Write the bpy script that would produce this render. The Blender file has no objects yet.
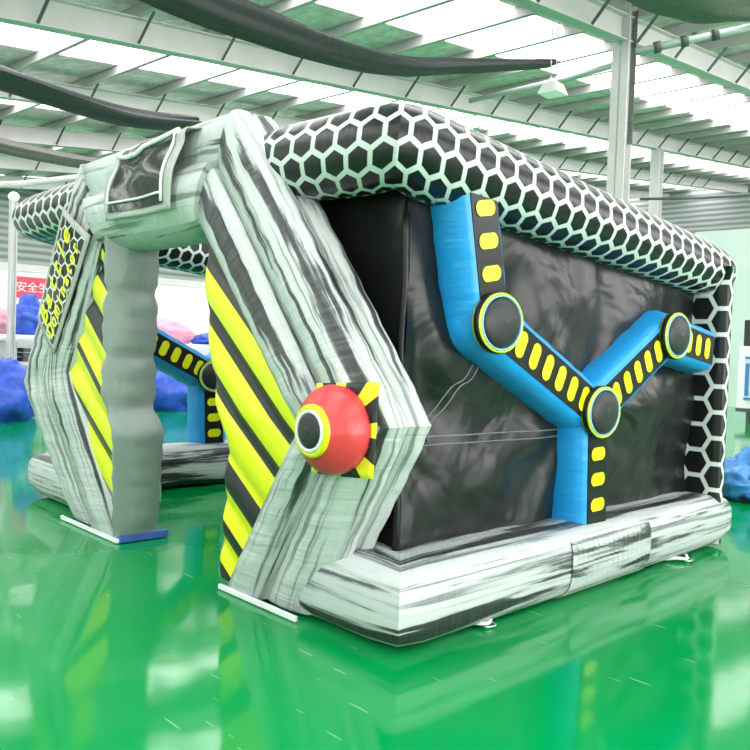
import bpy, math, random
from mathutils import Vector, Matrix, noise
random.seed(7)
C = bpy.context.scene.collection
V = Vector
PI = math.pi

# ------------------------------------------------------------------ materials
def new_mat(name):
    m = bpy.data.materials.new(name); m.use_nodes = True
    nt = m.node_tree
    return m, nt, nt.nodes, nt.links, nt.nodes['Principled BSDF']

def bump(nt, L, b, height, strength=.2, dist=.02):
    n = nt.nodes.new('ShaderNodeBump'); n.inputs['Strength'].default_value = strength
    n.inputs['Distance'].default_value = dist
    L.new(height, n.inputs['Height']); L.new(n.outputs['Normal'], b.inputs['Normal'])
    return n

def simple(name, col, rough=.5, metal=0, nscale=0, nstr=.15, var=0, spec=.5, emit=0):
    m, nt, N, L, b = new_mat(name)
    b.inputs['Base Color'].default_value = (*col, 1)
    b.inputs['Roughness'].default_value = rough
    b.inputs['Metallic'].default_value = metal
    b.inputs['Specular IOR Level'].default_value = spec
    if emit:
        b.inputs['Emission Color'].default_value = (*col, 1)
        b.inputs['Emission Strength'].default_value = emit
    if nscale:
        tc = N.new('ShaderNodeTexCoord'); nz = N.new('ShaderNodeTexNoise')
        nz.inputs['Scale'].default_value = nscale; nz.inputs['Detail'].default_value = 4
        L.new(tc.outputs['Object'], nz.inputs['Vector'])
        bump(nt, L, b, nz.outputs['Fac'], nstr)
        if var:
            mx = N.new('ShaderNodeMix'); mx.data_type = 'RGBA'
            mx.inputs['A'].default_value = (*[c*(1-var) for c in col], 1)
            mx.inputs['B'].default_value = (*[min(1, c*(1+var)) for c in col], 1)
            L.new(nz.outputs['Fac'], mx.inputs['Factor']); L.new(mx.outputs['Result'], b.inputs['Base Color'])
    return m

def uvmap(N, L, sx, sy, ox=0, oy=0):
    tc = N.new('ShaderNodeTexCoord'); mp = N.new('ShaderNodeMapping')
    mp.inputs['Scale'].default_value = (sx, sy, 1); mp.inputs['Location'].default_value = (ox, oy, 0)
    L.new(tc.outputs['UV'], mp.inputs['Vector'])
    return mp.outputs['Vector']

def wrinkle(nt, N, L, b, sx=9, sy=1.2, s=.25, d=.03):
    nz = N.new('ShaderNodeTexNoise'); nz.inputs['Scale'].default_value = 1.6
    nz.inputs['Detail'].default_value = 3; nz.inputs['Distortion'].default_value = .4
    L.new(uvmap(N, L, sx, sy), nz.inputs['Vector'])
    bump(nt, L, b, nz.outputs['Fac'], s, d)

def marble(name, light=(.60, .69, .66), sx=.3, sy=3.0, ox=0, thr=.42, fine=.0):
    m, nt, N, L, b = new_mat(name)
    nz = N.new('ShaderNodeTexNoise'); nz.inputs['Scale'].default_value = 1.7
    nz.inputs['Detail'].default_value = 6; nz.inputs['Roughness'].default_value = .6
    nz.inputs['Distortion'].default_value = .3
    L.new(uvmap(N, L, sx, sy, ox, ox*1.7), nz.inputs['Vector'])
    r = N.new('ShaderNodeValToRGB'); e = r.color_ramp.elements
    e[0].position = thr-.045; e[0].color = (.03, .033, .034, 1)
    e[1].position = thr+.14; e[1].color = (*light, 1)
    a = e.new(thr-.012); a.color = (.075, .08, .082, 1)
    a = e.new(thr+.010); a.color = (.30, .34, .335, 1)
    a = e.new(thr+.03); a.color = (light[0]*.88, light[1]*.88, light[2]*.88, 1)
    L.new(nz.outputs['Fac'], r.inputs['Fac'])
    # a second, thinner set of pencil-grey streaks
    n2 = N.new('ShaderNodeTexNoise'); n2.inputs['Scale'].default_value = 3.1; n2.inputs['Detail'].default_value = 4
    n2.inputs['Distortion'].default_value = .2
    L.new(uvmap(N, L, sx*.8, sy*1.9, ox+3.3, 1.1), n2.inputs['Vector'])
    r2 = N.new('ShaderNodeValToRGB'); e = r2.color_ramp.elements
    e[0].position = .36; e[0].color = (.22, .24, .24, 1); e[1].position = .45; e[1].color = (1, 1, 1, 1)
    L.new(n2.outputs['Fac'], r2.inputs['Fac'])
    mx = N.new('ShaderNodeMix'); mx.data_type = 'RGBA'; mx.blend_type = 'MULTIPLY'
    mx.inputs['Factor'].default_value = .8
    L.new(r.outputs['Color'], mx.inputs['A']); L.new(r2.outputs['Color'], mx.inputs['B'])
    L.new(mx.outputs['Result'], b.inputs['Base Color'])
    b.inputs['Roughness'].default_value = .33
    wrinkle(nt, N, L, b, 11, 1.2, .45, .03)
    return m

def hexmat(name, pitch=.150, line=.10, dark=(.008, .009, .009), light=(.60, .66, .64), flat=False, rough=.28):
    """honeycomb print: dark cells, pale lines"""
    m, nt, N, L, b = new_mat(name)
    tc = N.new('ShaderNodeTexCoord'); sep = N.new('ShaderNodeSeparateXYZ'); L.new(tc.outputs['UV'], sep.inputs[0])
    def mth(op, a, bb=None, c=None):
        n = N.new('ShaderNodeMath'); n.operation = op
        for i, x in enumerate((a, bb, c)):
            if x is None: continue
            if isinstance(x, (int, float)): n.inputs[i].default_value = x
            else: L.new(x, n.inputs[i])
        return n.outputs[0]
    X = mth('DIVIDE', sep.outputs['Y' if flat else 'X'], pitch); Y = mth('DIVIDE', sep.outputs['X' if flat else 'Y'], pitch)
    S3 = 1.7320508
    ax = mth('SUBTRACT', mth('FLOORED_MODULO', X, 1.0), .5); ay = mth('SUBTRACT', mth('FLOORED_MODULO', Y, S3), S3/2)
    bx = mth('SUBTRACT', mth('FLOORED_MODULO', mth('SUBTRACT', X, .5), 1.0), .5)
    by = mth('SUBTRACT', mth('FLOORED_MODULO', mth('SUBTRACT', Y, S3/2), S3), S3/2)
    def hd(x, y):
        x = mth('ABSOLUTE', x); y = mth('ABSOLUTE', y)
        return mth('MAXIMUM', x, mth('ADD', mth('MULTIPLY', x, .5), mth('MULTIPLY', y, S3/2)))
    d = mth('MINIMUM', hd(ax, ay), hd(bx, by))
    edge = N.new('ShaderNodeMapRange'); edge.inputs['From Min'].default_value = .5-line-.012; edge.inputs['From Max'].default_value = .5-line+.012
    L.new(d, edge.inputs['Value'])
    mx = N.new('ShaderNodeMix'); mx.data_type = 'RGBA'
    mx.inputs['A'].default_value = (*dark, 1); mx.inputs['B'].default_value = (*light, 1)
    L.new(edge.outputs['Result'], mx.inputs['Factor']); L.new(mx.outputs['Result'], b.inputs['Base Color'])
    b.inputs['Roughness'].default_value = rough; b.inputs['Specular IOR Level'].default_value = .35
    wrinkle(nt, N, L, b, 10, 1.5, .2, .02)
    return m

def stripes(name, bands, k=.8):
    """hazard stripes: yellow inside the listed bands of z + k*x, black elsewhere (UV holds x, z)"""
    m, nt, N, L, b = new_mat(name)
    tc = N.new('ShaderNodeTexCoord'); sep = N.new('ShaderNodeSeparateXYZ'); L.new(tc.outputs['UV'], sep.inputs[0])
    q = N.new('ShaderNodeMath'); q.operation = 'MULTIPLY_ADD'; q.inputs[1].default_value = k
    L.new(sep.outputs['X'], q.inputs[0]); L.new(sep.outputs['Y'], q.inputs[2])
    lo, hi = -3.0, 3.0
    mr = N.new('ShaderNodeMapRange'); mr.inputs['From Min'].default_value = lo; mr.inputs['From Max'].default_value = hi
    L.new(q.outputs[0], mr.inputs['Value'])
    r = N.new('ShaderNodeValToRGB'); r.color_ramp.interpolation = 'CONSTANT'
    Yc, Kc = (.76, .80, .004, 1), (.009, .010, .010, 1)
    e = r.color_ramp.elements; e[0].position = 0; e[0].color = Kc; e[1].position = 1; e[1].color = Kc
    for a, c in bands:
        x = e.new((a-lo)/(hi-lo)); x.color = Yc
        x = e.new((c-lo)/(hi-lo)); x.color = Kc
    L.new(mr.outputs['Result'], r.inputs['Fac']); L.new(r.outputs['Color'], b.inputs['Base Color'])
    b.inputs['Roughness'].default_value = .3
    wrinkle(nt, N, L, b, 5, 5, .2, .02)
    return m

def vinyl(name, col, rough=.3, sx=6, sy=2, s=.25, spec=.5):
    m, nt, N, L, b = new_mat(name); b.inputs['Specular IOR Level'].default_value = spec
    b.inputs['Base Color'].default_value = (*col, 1); b.inputs['Roughness'].default_value = rough
    wrinkle(nt, N, L, b, sx, sy, s)
    return m

M = {}
M['marble'] = marble('marble print vinyl', light=(.53, .565, .555), sx=.26, sy=4.4, thr=.435)
M['marble_base'] = marble('marble print base', light=(.54, .575, .58), sx=.26, sy=4.2, ox=2.2, thr=.455)
M['marble_head'] = marble('marble print header', light=(.52, .57, .55), sx=.35, sy=3.2, ox=5.1, thr=.385)
M['marble_flap'] = marble('marble print flap', light=(.48, .52, .52), sx=.5, sy=4.5, ox=1.3, thr=.46)
M['hex'] = hexmat('honeycomb print')
M['hex_flat'] = hexmat('honeycomb print column', pitch=.205, line=.085, flat=True, light=(.70, .74, .72))
M['hex_sign'] = hexmat('honeycomb print sign', pitch=.115, line=.07, light=(.66, .72, .70))
M['stripe_r'] = stripes('hazard stripes', [(-.95, -.74), (-.62, -.38), (-.20, .13), (.24, .46), (.57, .76)])
M['stripe_l'] = stripes('hazard stripes ', [(-.30, -.19), (-.70, -.46), (-1.19, -.885), (-1.58, -1.25), (-1.95, -1.72)])
M['grey'] = vinyl('grey green vinyl', (.24, .285, .265), .42, 2, 8, .35)
M['blue'] = vinyl('bright blue vinyl', (.012, .30, .72), .35, 9, 2, .3)
M['black'] = vinyl('black vinyl', (.009, .010, .010), .32, spec=.3)
M['yellow'] = vinyl('yellow vinyl', (.70, .74, .004), .35)
M['red'] = vinyl('red vinyl', (.62, .045, .05), .35, 5, 5, .3)
M['white'] = simple('white webbing', (.75, .77, .78), .6)
M['pad'] = vinyl('charcoal pad vinyl', (.022, .024, .024), .42, spec=.35)
M['tape'] = simple('grey hook tape', (.42, .44, .41), .8, nscale=60, nstr=.3)
M['film'] = simple('glossy black film', (.03, .032, .03), .16, nscale=5, nstr=.35)
def wall_black():
    m, nt, N, L, b = new_mat('black panel vinyl')
    b.inputs['Base Color'].default_value = (.009, .010, .0097, 1); b.inputs['Roughness'].default_value = .32; b.inputs['Specular IOR Level'].default_value = .36
    nz = N.new('ShaderNodeTexNoise'); nz.inputs['Scale'].default_value = 2.2; nz.inputs['Detail'].default_value = 3
    nz.inputs['Distortion'].default_value = .5; nz.inputs['Roughness'].default_value = .4
    L.new(uvmap(N, L, 1.0, 1.0), nz.inputs['Vector'])
    bump(nt, L, b, nz.outputs['Fac'], .7, .09)
    return m
M['panel'] = wall_black()

# ------------------------------------------------------------------ builders
def crisp(o, deg=42):
    m = o.modifiers.new('crisp', 'EDGE_SPLIT'); m.split_angle = math.radians(deg); return o

def link(name, verts, faces, mat, parent=None, uv=None, smooth=True, mats=None, midx=None):
    me = bpy.data.meshes.new(name)
    me.from_pydata([tuple(v) for v in verts], [], faces); me.update()
    if uv is not None:
        ul = me.uv_layers.new(name='UVMap')
        for lp in me.loops: ul.data[lp.index].uv = uv[lp.vertex_index]
    for mm in (mats or [mat]): me.materials.append(mm)
    if midx:
        for p, i in zip(me.polygons, midx): p.material_index = i
    if smooth:
        for p in me.polygons: p.use_smooth = True
    o = bpy.data.objects.new(name, me); C.objects.link(o)
    if parent is not None:
        o.parent = parent; o.matrix_parent_inverse = parent.matrix_world.inverted()
    return o

def tag(o, label=None, cat=None, group=None, kind=None):
    if label: o['label'] = label
    if cat: o['category'] = cat
    if group: o['group'] = group
    if kind: o['kind'] = kind
    return o

def empty(name, loc=(0, 0, 0), rz=0):
    o = bpy.data.objects.new(name, None); C.objects.link(o)
    o.empty_display_size = .2
    o.location = loc; o.rotation_euler = (0, 0, rz)
    o.matrix_world = Matrix.Translation(loc) @ Matrix.Rotation(rz, 4, 'Z')
    return o

class B:
    """collects pieces into one mesh"""
    def __init__(s): s.v = []; s.f = []; s.uv = []; s.mi = []
    def add(s, verts, faces, uv=None, mi=0):
        o = len(s.v); s.v += [V(x) for x in verts]
        s.uv += uv if uv else [(v[0], v[2]) for v in s.v[o:]]
        s.f += [tuple(i+o for i in f) for f in faces]; s.mi += [mi]*len(faces)
    def box(s, lo, hi, mi=0, ax=None, org=None):
        (a, b, c), (d, e, f) = lo, hi
        vs = [V(p) for p in ((a,b,c),(d,b,c),(d,e,c),(a,e,c),(a,b,f),(d,b,f),(d,e,f),(a,e,f))]
        if ax is not None:
            vs = [org + ax[0]*p.x + ax[1]*p.y + ax[2]*p.z for p in vs]
        s.add(vs, [(0,3,2,1),(4,5,6,7),(0,1,5,4),(1,2,6,5),(2,3,7,6),(3,0,4,7)], mi=mi)
    def tube(s, pts, r, n=8, mi=0, caps=True):
        pts = [V(p) for p in pts]; rings = []
        for i, p in enumerate(pts):
            d = (pts[min(i+1, len(pts)-1)]-pts[max(i-1, 0)]).normalized()
            up = V((0, 0, 1)) if abs(d.z) < .9 else V((1, 0, 0))
            a = d.cross(up).normalized(); bb = a.cross(d)
            rr = r[i] if isinstance(r, (list, tuple)) else r
            rings.append([p + (a*math.cos(2*PI*k/n) + bb*math.sin(2*PI*k/n))*rr for k in range(n)])
        vs = [q for rg in rings for q in rg]; fs = []
        for i in range(len(pts)-1):
            for k in range(n):
                fs.append((i*n+k, i*n+(k+1) % n, (i+1)*n+(k+1) % n, (i+1)*n+k))
        if caps: fs.append(tuple(range(n-1, -1, -1))); fs.append(tuple((len(pts)-1)*n+k for k in range(n)))
        s.add(vs, fs, mi=mi)
    def build(s, name, mat, parent=None, smooth=False, mats=None):
        return link(name, s.v, s.f, mat, parent, s.uv, smooth, mats, s.mi)

def bevel(o, w=.01, seg=2):
    m = o.modifiers.new('bevel', 'BEVEL'); m.width = w; m.segments = seg; m.limit_method = 'ANGLE'
    return o

def loft(name, secs, mat, parent, u0=0, cap0=True, cap1=True, capb=.0):
    """secs: list of closed sections (same point count). UV in metres."""
    n = len(secs[0]); vs = []; uv = []; fs = []
    cen = [sum(s, V())/n for s in secs]
    per = sum((secs[0][(k+1) % n]-secs[0][k]).length for k in range(n))
    arc = [0]
    mid = secs[len(secs)//2]
    for k in range(n): arc.append(arc[-1] + (mid[(k+1) % n]-mid[k]).length)
    u = u0
    for i, s in enumerate(secs):
        if i: u += (cen[i]-cen[i-1]).length
        for k in range(n+1):
            vs.append(s[k % n]); uv.append((u, arc[k]))
    w = n+1
    for i in range(len(secs)-1):
        for k in range(n): fs.append((i*w+k, i*w+k+1, (i+1)*w+k+1, (i+1)*w+k))
    for on, i, sg in ((cap0, 0, -1), (cap1, len(secs)-1, 1)):
        if not on: continue
        j = i-sg; dirv = (cen[i]-cen[j]).normalized()
        o = len(vs); R = []
        for sc, push in ((.8, .6), (.45, .92)):
            R.append(len(vs))
            for k in range(n+1):
                vs.append(cen[i] + (secs[i][k % n]-cen[i])*sc + dirv*capb*push); uv.append((uv[i*w][0]+sg*(1-sc)*.2, arc[k]))
        c = len(vs); vs.append(cen[i]+dirv*capb); uv.append((uv[i*w][0]+sg*.2, 0))
        base = i*w
        for k in range(n):
            q = [(base+k, base+k+1, R[0]+k+1, R[0]+k), (R[0]+k, R[0]+k+1, R[1]+k+1, R[1]+k), (R[1]+k, R[1]+k+1, c)]
            for f in q: fs.append(f if sg < 0 else tuple(reversed(f))) if sg > 0 else fs.append(tuple(reversed(f)))
    o = link(name, vs, fs, mat, parent, uv)
    return o, u

def tube_loop(name, path, a, b, mat, parent, n=36, seg=.16, rot0=0, power=2.3, capb=.1, flat=False, sag=0):
    """inflated beam with mitred corners; a half-width, b half-height"""
    path = [V(p) for p in path]; secs = []
    prof = []
    for k in range(n):
        t = rot0 + 2*PI*k/n; c, s = math.cos(t), math.sin(t)
        prof.append((math.copysign(abs(c)**(2/power), c)*a, math.copysign(abs(s)**(2/power), s)*b))
    N = len(path)
    for i in range(N-1):
        p, q = path[i], path[i+1]; d = (q-p).normalized()
        up = V((0, 0, 1)); side = d.cross(up).normalized(); up = side.cross(d)
        n0 = d if i == 0 else (d + (p-path[i-1]).normalized()).normalized()
        n1 = d if i == N-2 else (d + (path[i+2]-q).normalized()).normalized()
        m = max(4, int((q-p).length/seg))
        for j in range(m+1):
            if i and j == 0: continue
            t = j/m; e = min(t, 1-t)*(q-p).length
            pinch = 1 - .07*math.exp(-(e/.09)**2)
            sec = []
            for x, z in prof:
                off = (side*x + up*z)*pinch
                s0 = p + off - d*(off.dot(n0)/d.dot(n0)); s1 = q + off - d*(off.dot(n1)/d.dot(n1))
                pt = s0.lerp(s1, t)
                pt.z -= sag*math.sin(PI*t)
                sec.append(pt)
            secs.append(sec)
    return crisp(loft(name, secs, mat, parent, capb=capb)[0])

def rect_sec(A, Bp, y0, y1, amp, nf=1, ns=1, k=9):
    """bulged rectangle between inner point A and outer point Bp (x,z), depth y0..y1"""
    A3 = V((A[0], 0, A[1])); B3 = V((Bp[0], 0, Bp[1])); e = (B3-A3).normalized(); Y = V((0, 1, 0))
    c = [A3+Y*y0, B3+Y*y0, B3+Y*y1, A3+Y*y1]; outs = [-Y, e, Y, -e]; nb = [nf, ns, 1, 1]
    pts = []
    for i in range(4):
        p, q = c[i], c[(i+1) % 4]; kk = k*nb[i]
        for j in range(kk):
            t = j/kk
            pts.append(p.lerp(q, t) + outs[i]*amp*abs(math.sin(PI*nb[i]*t))**.75)
    return pts

def ring_run(name, nodes, y0, y1, amp, mat, parent, nf=1, ns=1, u0=0, seg=.07, caps=(True, True), wav=0):
    """nodes: list of (A,B) pairs"""
    secs = []
    for i in range(len(nodes)-1):
        (a0, b0), (a1, b1) = nodes[i], nodes[i+1]
        Ln = (V(a1)-V(a0)).length*.5 + (V(b1)-V(b0)).length*.5
        m = max(4, int(Ln/seg))
        for j in range(m+1):
            if i and j == 0: continue
            t = j/m; e = min(t, 1-t)*Ln
            am = amp*(1-.55*math.exp(-(e/.10)**2))*(1+.10*math.sin(j*2.1+i))
            A = V(a0).lerp(V(a1), t); Bb = V(b0).lerp(V(b1), t)
            lean = YO((A.y+Bb.y)/2); secs.append(rect_sec(A, Bb, y0+lean, y1+lean*.4, am, nf, ns))
    o, u = loft(name, secs, mat, parent, u0, *caps)
    return crisp(o, 46), u

def grid(name, fn, nu, nv, mat, parent, uvfn=None, smooth=True, thick=0):
    vs = []; uv = []; fs = []
    for i in range(nu+1):
        for j in range(nv+1):
            p = V(fn(i/nu, j/nv)); vs.append(p)
            uv.append(uvfn(i/nu, j/nv, p) if uvfn else (p.x, p.z))
    w = nv+1
    for i in range(nu):
        for j in range(nv): fs.append((i*w+j, (i+1)*w+j, (i+1)*w+j+1, i*w+j+1))
    o = link(name, vs, fs, mat, parent, uv, smooth)
    if thick:
        s = o.modifiers.new('solid', 'SOLIDIFY'); s.thickness = thick; s.offset = 0
    return o

def text_mesh(name, body, size, mat, parent, org, ex, ey, off=.0, spacing=1.0, bold=.0, ext=.004, align='LEFT', xs=1.0):
    cu = bpy.data.curves.new(name, 'FONT'); cu.body = body; cu.size = size
    cu.space_character = spacing; cu.offset = bold; cu.extrude = ext; cu.align_x = align
    t = bpy.data.objects.new('tmp', cu); C.objects.link(t)
    dg = bpy.context.evaluated_depsgraph_get(); dg.update()
    me = bpy.data.meshes.new_from_object(t.evaluated_get(dg))
    bpy.data.objects.remove(t); me.name = name
    ex = V(ex).normalized(); ey = V(ey).normalized(); ez = ex.cross(ey)
    for v in me.vertices:
        x, y, z = v.co; v.co = V(org) + ex*x*xs + ey*y + ez*(z+off)
    me.materials.clear(); me.materials.append(mat)
    o = bpy.data.objects.new(name, me); C.objects.link(o)
    if parent is not None:
        o.parent = parent; o.matrix_parent_inverse = parent.matrix_world.inverted()
    return o

# ------------------------------------------------------------------ camera (hand-held, slightly rolled)
CAM = V((2.813, -2.858, 1.5))
fw, rt, up = V((-.7292, .68344, -.03428)), V((.68255, .73001, .03488)), V((-.04886, -.00203, .9988))
cd = bpy.data.cameras.new('camera'); cam = bpy.data.objects.new('camera', cd); C.objects.link(cam)
cd.sensor_width = 36; cd.lens = 816.24/750*36; cd.clip_end = 200
mw = Matrix((rt, up, -fw)).transposed().to_4x4(); mw.translation = CAM
cam.matrix_world = mw
bpy.context.scene.camera = cam

# ------------------------------------------------------------------ the inflatable arena
W, LN = 4.93, 3.72
arena = empty('inflatable_arena', (-2.46, 1.85, 0))
tag(arena, 'large inflatable game arena with marble arch, honeycomb tubes and hazard stripes', 'inflatable arena')

# base tube (right side nearest), top tube
zc = .216
base = tube_loop('base_tube', [(-.78, .125, zc), (-.135, .125, zc), (-.215, LN-.20, zc), (-W+.235, LN-.23, zc), (-W+.235, .24, zc), (-3.3, .24, zc)],
          .262, .216, M['marble_base'], arena, rot0=-PI/2, power=3.2)
top = tube_loop('top_tube', [(-1.15, .06, 2.55), (-.17, .05, 2.515), (-.24, LN-.16, 2.215), (-W+.1, LN-.1, 2.25), (-4.88, .07, 2.58), (-3.2, .08, 2.60)],
         .225, .222, M['hex'], arena, rot0=-PI/2, power=2.15)

# side panel, with wrinkles pulled from the seams
def ridge(p, sc, amp):
    v = noise.noise(V((p[0]*sc, p[1]*sc, p[2]*sc)))
    return amp*(1-abs(v)*2)
def side_fn(s, t):
    y = .20 + (LN-.40)*s; ztop = 2.42-.30*s; z = .30 + (ztop-.30)*t
    x = -.25 + .02*math.sin(PI*s)
    x += .05*math.sin(PI*s)*math.sin(PI*t)
    # folds that fan out from the truss centre
    dy, dz = y-1.76, z-1.13; a = math.atan2(dz, dy); rr = math.hypot(dy, dz)
    x += .026*math.sin(a*9+1.3)*min(1, rr*1.2)*math.sin(PI*t)**.5
    x += .020*noise.noise(V((y*1.6, z*1.1, 3)))
    x += .020*noise.noise(V((y*4, z*2.2, 9)))
    near = math.exp(-(s*LN/.35)**2)*min(1, s*30)
    x += near*.03*math.sin(z*9+y*14+2*noise.noise(V((z*2, y*2, 0))))*math.sin(PI*t)
    return (x, y, z)
sp = grid('side_panel', side_fn, 90, 60, M['panel'], arena, lambda s, t, p: (p.y, p.z))
def front_fn(s, t):
    x = -1.15 + .90*s; z = .30 + 2.15*t
    y = .23 + .03*math.sin(PI*s) + .02*noise.noise(V((x*3, z*2, 5))) + .012*math.sin((x*7+z*6))*math.sin(PI*t)
    y -= .0 ; return (x, y if s < 1 else .205, z)
grid('front_panel', front_fn, 30, 50, M['panel'], arena)
grid('front_panel', lambda s, t: (-4.75+.85*s, .23+.02*math.sin(6*s+5*t), .3+2.25*t), 20, 30, M['panel'], arena)
# seam at the near corner and sewn double side-panel lines, their sheen painted in pale grey
b = B(); b.tube([(-.25+.006*math.sin(i), (.205), .42+i*.1) for i in range(19)], .022, 6); b.build('corner_seam', M['black'], arena, True)
b = B()
for dz in (0, .045):
    b.tube([(side_fn((y-.22)/(LN-.42), (.97+dz-.3)/2.05)[0]+.004, y, .97+dz) for y in [.3+.09*i for i in range(16)]], .0045, 6)
for dy in (0, .06):
    pts = []
    for i in range(14):
        y = .36+dy+.36*(i/13); z = .99+.42*(i/13)**.8+.02*math.sin(i)
        pts.append((side_fn((y-.22)/(LN-.42), (z-.3)/2.1)[0]+.006, y, z))
    b.tube(pts, .0045, 6)
seam = b.build('panel_seam', simple('grey seam sheen', (.16, .165, .16), .35), arena, True); tag(seam, 'double seam line on black panel, its sheen painted grey')

# rear honeycomb wall: posts at both ends with black panel between
def honey_post(x0, x1):
    secs = []
    for i in range(12):
        z = .05 + 2.25*i/11
        secs.append([V((p.x, p.z, z)) for p in rect_sec((x0, 0), (x1, 0), 0, .001, 0, k=4)])
    b = []
    for i in range(15):
        z = .03+2.2*i/14; s = []
        y0, y1 = LN-.20, LN-.12
        cs = [(x0, y0), (x1-.01, y0), (x1, y0+.01), (x1, y1), (x0, y1)]
        for k in range(5):
            p, q = V(cs[k]), V(cs[(k+1) % 5])
            for j in range(4):
                r = p.lerp(q, j/4); s.append(V((r.x, r.y - (.012*math.sin(PI*j/4) if k == 0 else 0), z)))
        b.append(s)
    o, _ = loft('honeycomb_post', b, M['hex_flat'], arena)
    me = o.data
    for lp in me.loops:
        v = me.vertices[lp.vertex_index].co
        me.uv_layers[0].data[lp.index].uv = (v.x+.02+(v.y-(LN-.2)), v.z+.05)
    return o
honey_post(-.31, .015); honey_post(-W-.07, -W+.30)
grid('rear_panel', lambda s, t: (-.28-(W-.56)*s, LN-.06+.03*math.sin(9*s+4*t), .3+1.85*t), 40, 30, M['panel'], arena)

# ---- arch: header and two legs, each of an inner and an outer air chamber
TLi, TLo = (-2.90, 2.19), (-3.43, 2.83)
TRi, TRo = (-1.56, 2.22), (-1.33, 2.85)
KRi, KRo = (-.53, 1.07), (.06, 1.12)
FRi, FRo = (-1.36, .02), (-.64, .02)
KLi, KLo = (-3.44, 1.22), (-4.52, 1.08)
FLi, FLo = (-2.80, .02), (-3.74, .02)
YO = lambda z: .14*(1-z/1.1) if z < 1.1 else 0
mid = lambda a, b, t=.5: (a[0]+(b[0]-a[0])*t, a[1]+(b[1]-a[1])*t)
YF, YR = -.21, .12
def leg(nodes, ms):
    name = 'arch_leg'
    root_in, u = ring_run(name, [(a, mid(a, b, ms)) for a, b in nodes], YF-.05, YR, .062, M['marble'], arena)
    outer, _ = ring_run('outer_chamber', [(mid(a, b, ms), b) for a, b in nodes], YF, YR, .065, M['marble'], root_in, ns=2, u0=7.3)
    return root_in, outer
legR, legRo = leg([(FRi, FRo), (KRi, KRo), (TRi, TRo)], .48)
legL, legLo = leg([(FLi, FLo), (KLi, KLo), (TLi, TLo)], .5)
tag(legR, 'leaning bent leg under the red bumper'); tag(legL, 'leaning bent leg carrying the lettered sign')
head, _ = ring_run('arch_header', [(TLi, mid(TLi, TLo, .53)), (TRi, mid(TRi, TRo, .53))], YF-.08, YR, .075, M['marble_head'], arena, caps=(True, True))
headtop, _ = ring_run('outer_chamber', [(mid(TLi, TLo, .5), TLo), (mid(TRi, TRo, .5), TRo)], YF+.02, YR, .05, M['marble_head'], head, ns=1, u0=4)

# grey door pillars
def pillar(xf, wid, y0, y1, sgn):
    """xf(z) gives the face towards the doorway"""
    secs = []; seams = (.05, .98, 1.38, 1.84, 2.3)
    zz = [.02+i*2.24/56 for i in range(57)]
    for z in zz:
        e = min(abs(z-s) for s in seams); am = .045*(1-.8*math.exp(-(e/.045)**2))+.006*math.sin(z*41)
        x = xf(z); s = rect_sec((x, 0), (x+sgn*wid, 0), y0+YO(z), y1+YO(z)*.5, am, k=7)
        secs.append([V((p.x, p.y, z)) for p in s])
    return loft('door_pillar', secs, M['grey'], arena)[0]
def step(a, b, z0, z1):
    return lambda z: a+(b-a)*(0 if z > z1 else 1 if z < z0 else .5+.5*math.cos(PI*(z-z0)/(z1-z0)))
xl_face = lambda z: step(-2.70, -2.56, .80, 1.02)(z) - (.20*(.95-z)/.95 if z < .95 else 0)
pillar(xl_face, .07, -.27, .06, -1)
xr_face = lambda z: -1.37 if z > 1.1 else -1.37-(1.1-z)*.05
pillar(xr_face, .2, -.04, .12, 1)

# hazard-striped panels between pillar and leg
def striped(name, xl, xr, mat, q0, per):
    def fn(s, t):
        z = .06+2.16*t; a, c = xl(z), xr(z)
        if c < a+.01: c = a+.01
        x = a+(c-a)*s
        q = z+.8*x
        e = min(1, (x-a)/.10)
        y = -.14 - .10*math.sqrt(max(0, 1-(1-e)**2)) - .035*abs(math.sin(PI*(q-q0)/per))*min(1, e+.3)
        return (x, y+YO(z), z)
    return grid(name, fn, 34, 90, mat, arena, lambda s, t, p: (p.x, p.z))
def lerp_pts(pts):
    pts = sorted(pts)
    def f(z):
        if z <= pts[0][0]: return pts[0][1]
        for (a, p), (b2, q) in zip(pts, pts[1:]):
            if z <= b2: return p+(q-p)*(z-a)/(b2-a)
        return pts[-1][1]
    return f
striped('striped_panel', lerp_pts([(.05, -1.50), (.5, -1.38), (.95, -1.28), (1.15, -1.39), (1.7, -1.52), (2.2, -1.55)]),
        lerp_pts([(.05, -1.24), (1.08, -.44), (2.25, -1.48)]), M['stripe_r'], .185, .33)
def stripedL():
    xl = lerp_pts([(.05, -2.88), (1.22, -3.52), (2.2, -2.93)]); xr = lambda z: xl_face(z)-.03
    def fn(s, t):
        z = .06+2.16*t; a, c = xl(z), xr(z); c = max(c, a+.02); x = a+(c-a)*s; e = min(1, (c-x)/.10)
        y = -.14 - .08*math.sqrt(max(0, 1-(1-e)**2)) - .03*abs(math.sin(PI*((z+.8*x)+.375)/.335))*min(1, e+.3)
        return (x, y+YO(z), z)
    return grid('striped_panel', fn, 30, 90, M['stripe_l'], arena, lambda s, t, p: (p.x, p.z))
stripedL()

# white hems along the bottom of the feet
def hem(a, c, y, mat):
    b = B(); b.box((a, y-.012, .004), (c, y+.012, .035)); return bevel(b.build('foot_hem', mat, arena), .005)
hem(-1.38, -.62, YF+.05, M['white']); hem(-3.76, -2.74, YF+.05, M['white'])
b = B(); b.box((-2.77, -.15, .006), (-2.725, .24, .06)); bevel(b.build('foot_hem', simple('blue hem', (.05, .12, .42), .5), arena), .006)

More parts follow.
